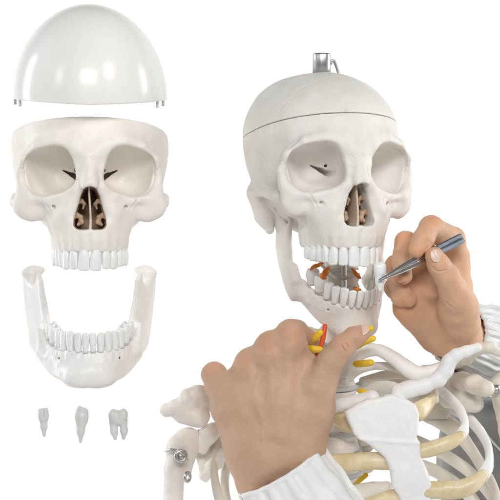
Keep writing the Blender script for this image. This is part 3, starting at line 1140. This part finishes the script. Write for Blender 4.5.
tube('cartilage', [(434, 398, 40, 5), (427, 405, 28, 8), (419, 411, 18, 10), (414, 414, 12, 9)], M_cart, r1, 0.6, up_y, 0.05, seed=7)
r3 = tube('rib', [(360, 424, 106, 5.5), (400, 408, 150, 6), (440, 404, 140, 6), (464, 415, 104, 6), (479, 430, 74, 6), (488, 447, 50, 6.2), (489, 464, 34, 7), (482, 477, 24, 7)], M_white, None, 0.62, up_y, 0.04, seed=8)
tube('cartilage', [(484, 474, 24, 6), (474, 483, 17, 8.5), (460, 489, 12, 9.5), (445, 490, 9, 9.5), (426, 490, 8, 9)], M_cart, r3, 0.72, up_y, 0.05, seed=9)
tube('rib', [(360, 402, 110, 6), (400, 396, 132, 8), (424, 412, 136, 8.5), (440, 420, 134, 8.5), (455, 430, 128, 8.5), (470, 448, 116, 6), (484, 470, 100, 6), (494, 488, 80, 6), (499, 508, 60, 6), (494, 530, 40, 6)], M_cream, None, 0.6, up_y, 0.04, seed=10)
tube('rib', [(360, 440, 110, 6), (404, 438, 146, 6), (436, 450, 148, 6), (456, 462, 146, 6), (474, 476, 138, 6), (492, 498, 120, 6), (500, 525, 90, 6)], M_cream, None, 0.6, up_y, 0.04, seed=11)
tube('rib', [(360, 458, 112, 6), (404, 462, 146, 6.5), (428, 468, 150, 6.5), (446, 477, 150, 6.5), (468, 494, 146, 6.5), (486, 520, 130, 6)], M_cream, None, 0.6, up_y, 0.04, seed=12)
# ribs of the other side
rl = tube('rib', [(330, 420, 104, 6), (290, 405, 130, 6), (245, 415, 125, 6), (222, 440, 105, 6), (214, 470, 85, 6), (222, 505, 60, 6.5), (240, 530, 40, 7)], M_cream, None, 0.62, up_y, 0.04, seed=13)
tube('rib', [(330, 445, 104, 6), (290, 435, 140, 6), (250, 440, 136, 6), (228, 462, 116, 6.5), (226, 500, 92, 7), (240, 540, 60, 7)], M_cream, None, 0.62, up_y, 0.04, seed=14)
rc = tube('rib', [(330, 466, 104, 6), (290, 470, 60, 7), (310, 468, 34, 7.5)], M_cream, None, 0.7, up_y, 0.04, seed=15)
tube('cartilage', [(318, 464, 32, 8), (335, 463, 26, 9), (355, 462, 20, 9.3), (374, 461, 15, 9), (392, 461, 12, 9)], M_cart, rc, 0.75, up_y, 0.05, seed=16)
rd = tube('rib', [(338, 497, 60, 7), (352, 493, 50, 8), (372, 490, 42, 8), (388, 488, 34, 7)], M_bone, None, 0.7, up_y, 0.05, seed=17)
tube('cartilage', [(340, 515, 30, 9), (366, 508, 22, 9), (386, 500, 16, 9), (402, 496, 12, 9)], M_cart, rd, 0.75, up_y, 0.05, seed=18)
re_ = tube('rib', [(330, 436, 92, 6), (320, 444, 60, 8), (334, 447, 50, 8.5), (346, 449, 48, 7), (354, 446, 56, 5)], M_bone, None, 0.7, up_y, 0.08, seed=19)
tube('cartilage', [(338, 420, 40, 8), (346, 424, 28, 8.5), (356, 426, 18, 8)], M_cart, re_, 0.75, up_y, 0.05, seed=20)

# ------------------------------------------------------------------ the person: two hands, two sleeves, coat
PR0 = P(500, 620, 220)
person = empty('person', PR0)
tag(person, 'person in white sleeves, one hand gripping the skeleton chin, the other holding tweezers', 'person')


def ppart(name, V, F, mat, parent=None, label=None, tint=None):
    V = np.asarray(V, float)
    c = (V.min(0) + V.max(0)) / 2
    par = parent or person
    pw = PR0 if par is person else np.array(par['at'])
    o = obj(name, mesh(name, V, F, mat, c, True, tint), par, c - pw)
    o['at'] = [float(a) for a in c]
    if label: o['label'] = label
    return o


SKIN = np.array([0.595, 0.39, 0.268])


def build_hand(fingers, palm, creases, knuckles, ridges=(), h=0.75, kf=2.5, kp=10, seed=0, base=SKIN, groovek=1.2):
    fg = [[PR(q) for q in g] for g in fingers]
    pm = [[PR(q) for q in g] for g in palm]
    cr = [[PR(q) for q in g] for g in creases]
    rd = [(np.array([P(a, b, 0)[[0, 2]] for a, b in pl], np.float32), amp, wd) for pl, amp, wd in ridges]
    kn = [PR(q) for q in knuckles]
    allp = np.array([q for g in fg + pm for q in g])

    def raw(p):
        d = None
        for g in pm:
            e = chain(p, g, 8)
            d = e if d is None else smin(d, e, kp)
        for g in fg:
            d = smin(d, chain(p, g, 3.5), kf if len(g) else kf)
        return d

    def f(p):
        d = raw(p)
        for g in cr:
            d = smax(d, -chain(p, g, 1.0), groovek)
        for pl, amp, wd in rd:                     # tendons and veins under the skin of the back
            e = np.full(len(p), 1e9, np.float32)
            for a, b in zip(pl[:-1], pl[1:]):
                ba = b - a
                t = np.clip(((p[:, 0] - a[0]) * ba[0] + (p[:, 2] - a[1]) * ba[1]) / (ba @ ba), 0, 1)
                e = np.minimum(e, np.hypot(p[:, 0] - a[0] - ba[0] * t, p[:, 2] - a[1] - ba[1] * t))
            d = d - amp * np.exp(-(e / wd) ** 2) * (p[:, 1] < 10)
        return d + 0.5 * vnoise(p, 11, seed) + 0.22 * vnoise(p, 5, seed + 1)
    for g in cr:                                   # creases lie on the skin
        for i, q in enumerate(g):
            v = np.array([q[:3]], np.float32)
            for _ in range(6):
                d0 = raw(v)[0]
                gr = np.array([(raw(v + e) - d0)[0] for e in np.eye(3, dtype=np.float32) * 0.3]) / 0.3
                v = v - (d0 * gr / max(gr @ gr, 0.2)).astype(np.float32)
            g[i] = (*v[0], q[3])
    r = allp[:, 3].max() + 6
    V, F = carve(f, allp[:, :3].min(0) - r, allp[:, :3].max(0) + r, h)
    t = np.tile(base, (len(V), 1))
    vp = V.astype(np.float32)
    for q in kn:
        g = np.exp(-(np.linalg.norm(vp - np.array(q[:3]), axis=1) / q[3]) ** 2)[:, None]
        t = t * (1 - g) + t * np.array([1.04, 0.92, 0.88]) * g
    t = t * (1 + 0.035 * vnoise(vp, 20, seed + 3) + 0.025 * vnoise(vp, 7, seed + 4))[:, None]
    return V, F, np.clip(t, 0, 1)


def nail(c, along, normal, L, W, parent):
    """a curved nail plate: along = towards the fingertip"""
    along = np.asarray(along, float); along /= np.linalg.norm(along)
    normal = np.asarray(normal, float); normal -= along * (normal @ along); normal /= np.linalg.norm(normal)
    side = np.cross(along, normal)
    nu, nv = 15, 15
    V, F = [], []
    for lay in (0, 1):
        for i in range(nu):
            u = -1 + 2 * i / (nu - 1)
            for j in range(nv):
                v = -1 + 2 * j / (nv - 1)
                a, b = u * math.sqrt(1 - v * v / 2.3), v * math.sqrt(1 - u * u / 2.3)
                hgt = -0.24 * W * a * a - 0.08 * L * b * b - (0.9 if lay else 0)
                V.append(c + side * a * W + along * b * L + normal * hgt)
    for lay in (0, 1):
        o = lay * nu * nv
        for i in range(nu - 1):
            for j in range(nv - 1):
                f = (o + i * nv + j, o + (i + 1) * nv + j, o + (i + 1) * nv + j + 1, o + i * nv + j + 1)
                F.append(f if lay == 0 else f[::-1])
    rim = [i * nv for i in range(nu)] + [(nu - 1) * nv + j for j in range(1, nv)] + [i * nv + nv - 1 for i in range(nu - 2, -1, -1)] + [j for j in range(nv - 2, 0, -1)]
    o = nu * nv
    for a, b in zip(rim, rim[1:] + rim[:1]):
        F.append((a, a + o, b + o, b))
    return ppart('nail', V, F, M_nail, parent)


# hand gripping the chin (seen from its back)
LF = [
    [(290, 345, -6, 15), (290, 333, -2, 13.5), (297, 332, 26, 11.5), (306, 338, 52, 10), (314, 346, 68, 8.5)],     # index, goes under the jaw
    [(268, 355, -6, 14), (270, 344, 0, 12.5), (278, 346, 34, 11), (292, 352, 58, 9.5), (304, 358, 70, 8.5)],       # middle
    [(248, 372, 2, 13), (250, 360, 8, 11.5), (258, 362, 42, 10.5), (276, 368, 62, 9.5), (290, 372, 72, 8.5)],      # ring
    [(228, 400, 14, 15), (219, 386, 20, 14), (214, 374.5, 32, 12.3), (222, 384, 56, 10), (238, 386, 66, 8)],       # little
    [(308, 420, 4, 23), (318, 388, -8, 17.5), (330, 362, -14, 13.5), (343, 346.5, -16, 12.3), (354, 337.5, -14, 10.4), (362, 333.5, -11, 8.4)],  # thumb
]
LP = [
    [(306, 505, 16, 24), (296, 478, 12, 27), (290, 450, 8, 32)],
    [(268, 505, 16, 24), (262, 478, 12, 26), (260, 450, 8, 32)],
    [(292, 343, 2, 12), (270, 353, 2, 12), (250, 367, 8, 12), (232, 386, 16, 12)],
    [(272, 450, 8, 33), (279, 400, 0, 25), (288, 348, -2, 15)],
    [(268, 450, 8, 33), (262, 400, 2, 24), (267, 356, 0, 14)],
    [(262, 448, 12, 33), (246, 405, 8, 22), (249, 372, 6, 13.5)],
    [(255, 446, 16, 30), (232, 408, 14, 20), (229, 390, 14, 14)],
    [(296, 440, 8, 30), (306, 410, 2, 27), (304, 385, 0, 18)],
    [(290, 352, 2, 12), (306, 368, 5, 13), (317, 386, 2, 13)],
]
LC = [
    [(345, 341, -29, 0.5), (350, 349, -27, 0.5)], [(340, 343, -30, 0.4), (346, 352, -28, 0.4)],
]
LR = [([(284, 432), (288, 390), (290, 345)], 1.5, 5.5), ([(276, 432), (272, 395), (268, 352)], 1.5, 5.5), ([(268, 432), (256, 400), (248, 366)], 1.3, 5), ([(260, 432), (240, 408), (228, 385)], 1.1, 5),
      ([(281, 440), (278, 415), (281, 395), (279, 368), (270, 352)], 0.45, 1.9), ([(262, 440), (262, 415), (252, 398), (258, 375)], 0.45, 1.9), ([(262, 415), (268, 392), (280, 380)], 0.4, 1.7),
      ([(300, 430), (306, 405), (312, 385)], 0.4, 2.0)]
LK = [(290, 335, -16, 12), (266, 346, -12, 12), (246, 362, -6, 11), (214, 372, 24, 12), (345, 345, -26, 10), (360, 334, -18, 9)]
V, F, T = build_hand(LF, LP, LC, LK, LR, seed=71, kf=7, kp=12)
hl = ppart('hand', V, F, M_skin, None, 'hand gripping the chin, seen from its back', T)
nail(P(362.5, 329.5, -19.0), P(371, 325.5, -14) - P(358, 335, -17), np.array([-0.1, -0.75, 0.62]), 6.4, 5.6, hl)

# hand holding the tweezers (seen from its palm)
RF = [
    [(456, 268, 52, 14), (452, 240, 40, 13), (431, 228, 14, 12.2), (422.5, 240, -10, 10.6), (416.5, 249.5, -16, 8.4)],        # index
    [(440, 268, 56, 13), (422, 250, 48, 12), (406, 242.5, 32, 11.3), (401.5, 262, 14, 9.8), (404, 276, 6, 8.6)],             # middle
    [(428, 280, 56, 13), (408, 268, 52, 11.5), (396, 266, 44, 10.5), (397, 282, 30, 9.2), (403, 290, 24, 8.4)],              # ring
    [(420, 296, 50, 12.5), (402, 286, 50, 11), (394.5, 288, 46, 9.8), (400, 297, 28, 8.8), (409, 299, 20, 8.2)],             # little
    [(457, 299, 0, 16), (446.5, 276, -16, 12.4), (439, 265, -20, 11.2), (434.5, 256.5, -21, 9.6)],    # thumb
]
RP = [
    [(484, 346, 150, 21), (470, 341, 112, 22), (458, 336, 74, 24)],
    [(454, 330, 62, 25), (452, 290, 50, 19), (455, 258, 50, 15)],
    [(447, 332, 62, 23), (436, 298, 54, 18), (436, 268, 54, 14)],
    [(441, 330, 62, 22), (420, 302, 52, 17), (420, 282, 54, 13)],
    [(437, 328, 62, 21), (412, 306, 46, 18), (408, 296, 46, 14)],
    [(460, 322, 36, 21), (458, 306, 14, 19), (456, 294, 0, 16)],
    [(424, 316, 48, 19), (438, 328, 60, 20)],
]
RC = [
    [(443, 300, -12, 0.5), (450, 306, -13, 0.6), (457, 308, -10, 0.4)],
    [(430, 270, -31, 0.5), (438, 273, -33, 0.6), (447, 270, -30, 0.4)],
    [(428, 267, -30, 0.4), (436, 269.5, -32, 0.5)],
    [(404, 284, 0, 0.9), (396, 285, 20, 0.9), (412, 284, 6, 0.9)],
    [(420, 226, 4, 0.5), (430, 236, 0, 0.6), (438, 242, 6, 0.5)],
    [(393, 270, 22, 0.6), (398, 271, 16, 0.6)],
]
RK = [(430, 222, 6, 12), (416, 251, -22, 9), (405, 238, 24, 11), (404, 279, -2, 9), (408, 299, 14, 9), (392, 266, 38, 9), (436, 258, -28, 9), (400, 312, 34, 14)]
V, F, T = build_hand(RF, RP, RC, RK, seed=81, base=np.array([0.70, 0.43, 0.275]), kp=9, kf=3.5)
hr_ = ppart('hand', V, F, M_skin, None, 'hand pinching the tweezers, seen from its palm', T)
nail(P(436.5, 255.5, -31.0), P(434.0, 249, -29) - P(439, 263, -31.5), np.array([0.22, -0.95, 0.10]), 6.6, 5.6, hr_)


def sleeve(name, axis, rx, flat, up, folds, mat, amp, label=None, seed=0, cuff=2.2):
    """gathered sleeve: tube along axis with pleats that start at the cuff; open at the cuff"""
    c = catmull([PR(q) for q in axis], 22)
    pos, rad = c[:, :3], c[:, 3]
    tan = np.gradient(pos, axis=0); tan /= np.linalg.norm(tan, axis=1)[:, None]
    up = np.asarray(up, float)
    A = up - (tan @ up)[:, None] * tan; A /= np.linalg.norm(A, axis=1)[:, None]
    B = np.cross(tan, A)
    seg = 220
    th = np.linspace(0, 2 * math.pi, seg, endpoint=False)
    rs = np.random.default_rng(seed)
    ph = rs.uniform(0, 6.28, 12)
    m = len(pos)
    ln = np.concatenate([[0], np.cumsum(np.linalg.norm(np.diff(pos, axis=0), axis=1))])
    outer = []
    for i in range(m):
        t = ln[i]
        g = min(1, t / 5)
        w_ = 0
        for k, fr in enumerate(folds):
            drift = 0.5 * math.sin(t / 17 + ph[k]) + 0.25 * math.sin(t / 7 + ph[k + 3])
            w_ = w_ + np.sin(fr * th + ph[k] + drift + 0.7 * np.sin(2 * th + ph[k + 5])) / (1 + 0.6 * k)
        w_ = np.sign(w_) * np.abs(w_) ** 0.8
        cross = 0.55 * np.sin(t / 5.5 + 2.4 * np.sin(th + ph[6]) + 1.4 * np.sin(3 * th + ph[7])) * min(1, t / 22)
        hem = 1.3 * math.exp(-((t - 2.5) / 2.0) ** 2)
        puff = 1 + 0.10 * (1 - math.exp(-t / 16))
        rr = rad[i] * puff + amp * (0.35 + 0.65 * g) * (w_ + cross) + hem
        outer.append(pos[i] + (rr * np.cos(th))[:, None] * A[i] + (rr * flat * np.sin(th))[:, None] * B[i])
    V = [np.concatenate(outer)]
    F = []
    for i in range(m - 1):
        for j in range(seg):
            F.append((i * seg + j, (i + 1) * seg + j, (i + 1) * seg + (j + 1) % seg, i * seg + (j + 1) % seg))
    # turned-in hem
    n0 = m * seg
    inn = []
    for t_, s_ in ((0.0, 0.93), (6.0, 0.91), (14.0, 0.90)):
        i = int(np.searchsorted(ln, t_))
        cc = pos[i]
        inn.append(cc + (outer[min(i, 3)] - pos[min(i, 3)]) * s_)
    V += inn
    V = np.concatenate(V)
    for j in range(seg):
        F.append((j, (j + 1) % seg, n0 + (j + 1) % seg, n0 + j))
    for r_ in range(2):
        for j in range(seg):
            a = n0 + r_ * seg
            F.append((a + j, a + (j + 1) % seg, a + seg + (j + 1) % seg, a + seg + j))
    F.append(tuple((m - 1) * seg + j for j in range(seg))[::-1])
    return ppart(name, V, F, mat, None, label)


sleeve('sleeve', [(279, 467, 12, 47), (290, 485, 14, 47), (302, 504, 17, 48), (322, 538, 22, 51), (350, 585, 28, 55)], 44, 0.95, (0.85, 0, 0.53), (15, 24, 8), M_white_cloth, 1.5, 'white gathered sleeve at the wrist under the chin', 5)
sleeve('sleeve', [(458, 335, 92, 32), (471, 340, 116, 33), (487, 344, 142, 35), (515, 354, 176, 39), (560, 382, 210, 46), (600, 420, 235, 54)], 34, 0.95, (0.75, 0, 0.6), (27, 41, 13), M_satin, 1.25, 'crinkled silver white sleeve of the tweezers hand', 9)


def coat(p):
    c = P(566, 566, 235)
    qd = np.abs(p - np.asarray(c, np.float32)) - np.array([100, 18, 148], np.float32)
    d = np.linalg.norm(np.maximum(qd, 0), axis=1) + np.minimum(qd.max(1), 0) - 44
    d = smin(d, ell(p, P(590, 470, 235), (90, 62, 90)), 30)
    x, z = p[:, 0], p[:, 2]
    fold = 3.0 * np.sin((x * 0.85 + z * 0.5) * 0.075 + 1.3 * vnoise(p, 60, 91)) + 2.0 * vnoise(p, 34, 92) + 0.8 * vnoise(p, 14, 93)
    d = d + fold
    return smax(d, -(z - P(0, 700, 235)[2]), 2)


c0 = P(552, 566, 235)
V, F = carve(coat, c0 - (165, 85, 215), c0 + (185, 85, 205), 2.0)
ct = ppart('coat', V, F, M_grey_cloth, None)
# piped edge on the coat
ep = []
for (px, py) in ((462, 404), (468, 413), (475, 421), (484, 431), (492, 441), (502, 452), (515, 466)):
    ys = np.linspace(60, 300, 481)
    pts = np.array([P(px, py, y) for y in ys], np.float32)
    dd = coat(pts)
    i = np.argmax(dd < 0) if (dd < 0).any() else np.argmin(dd)
    q = P(px, py, ys[i] - 0.5)
    ep.append((*q, 1.3))
V, F = sweep(ep, 1, (0, 1, 0), 8, 12)
ppart('piping', V, F, M_trim, ct)

# ------------------------------------------------------------------ tweezers and the tooth between their tips
T0, T1 = P(379, 280.5, -24), P(462, 238, 6)
tw = empty('tweezers', (T0 + T1) / 2)
tag(tw, 'steel tweezers with blue grey textured end, pinched between finger and thumb', 'tweezers')
ax_ = (T1 - T0); Lt = np.linalg.norm(ax_); ax_ /= Lt
sd = np.cross(ax_, (0, -1, 0)); sd /= np.linalg.norm(sd)          # across, in the picture plane
fw = np.cross(sd, ax_)


def tw_part(name, rows, mat, parent):
    """rows: (t along, centre offset across, half width, offset forward, half thickness)"""
    V, F = [], []
    for t, o, hw, fo, ht in rows:
        c = T0 + ax_ * t * Lt + sd * o + fw * fo
        b = min(hw, ht) * 0.45
        for u, v in ((-hw, -ht + b), (-hw + b, -ht), (hw - b, -ht), (hw, -ht + b), (hw, ht - b), (hw - b, ht), (-hw + b, ht), (-hw, ht - b)):
            V.append(c + sd * u + fw * v)
    n = len(rows)
    for i in range(n - 1):
        for j in range(8):
            F.append((i * 8 + j, i * 8 + (j + 1) % 8, (i + 1) * 8 + (j + 1) % 8, (i + 1) * 8 + j))
    F.append(tuple(range(8))[::-1]); F.append(tuple((n - 1) * 8 + j for j in range(8)))
    V = np.array(V)
    cc = (T0 + T1) / 2
    return obj(name, mesh(name, V, F, mat, cc, smooth=False), parent)


for sg in (1, -1):
    tw_part('arm', [(0.0, 0.6 * sg, 0.7, 0, 1.0), (0.10, 1.0 * sg, 1.0, 0, 1.4), (0.25, 2.1 * sg, 1.7, 0.4, 2.2), (0.45, 2.7 * sg, 2.4, 0.8, 3.2), (0.66, 2.6 * sg, 2.4, 0.6, 3.4), (0.74, 2.4 * sg, 2.0, 0.4, 3.2)], M_steel, tw)
    tw_part('grip', [(0.70, 2.1 * sg, 2.0, 0.4, 3.6), (0.72, 2.5 * sg, 2.45, 0.4, 4.0), (0.85, 2.6 * sg, 2.56, 0.2, 4.0), (0.97, 2.6 * sg, 2.56, 0, 4.0), (1.0, 2.5 * sg, 2.2, 0, 3.4)], M_knurl, tw)


def held(p):
    d = ell(p, (0, 0, 6), (6.2, 6, 8))
    d = smin(d, chain(p, [(-1, 0, 4, 5), (-1.6, 0, -6, 3.6), (-1.4, 0, -13, 2)], 3), 2)
    d = smin(d, ell(p, (2.5, -2, 10), (3.5, 3.5, 4.5)), 2)
    d = smin(d, ell(p, (-3, -2, 9), (3.2, 3.5, 4.5)), 2)
    return d + 0.12 * vnoise(p, 3, 95)


V, F = carve(held, (-11, -11, -19), (11, 11, 19), 0.5)
tag(obj('tooth', mesh('tooth', V, F, M_tooth), None, P(380.5, 276, -16), (0, R(-4), 0)), 'white tooth gripped in the tips of the tweezers at the jaw edge', 'tooth')

for o in bpy.data.objects:
    if 'at' in o: del o['at']
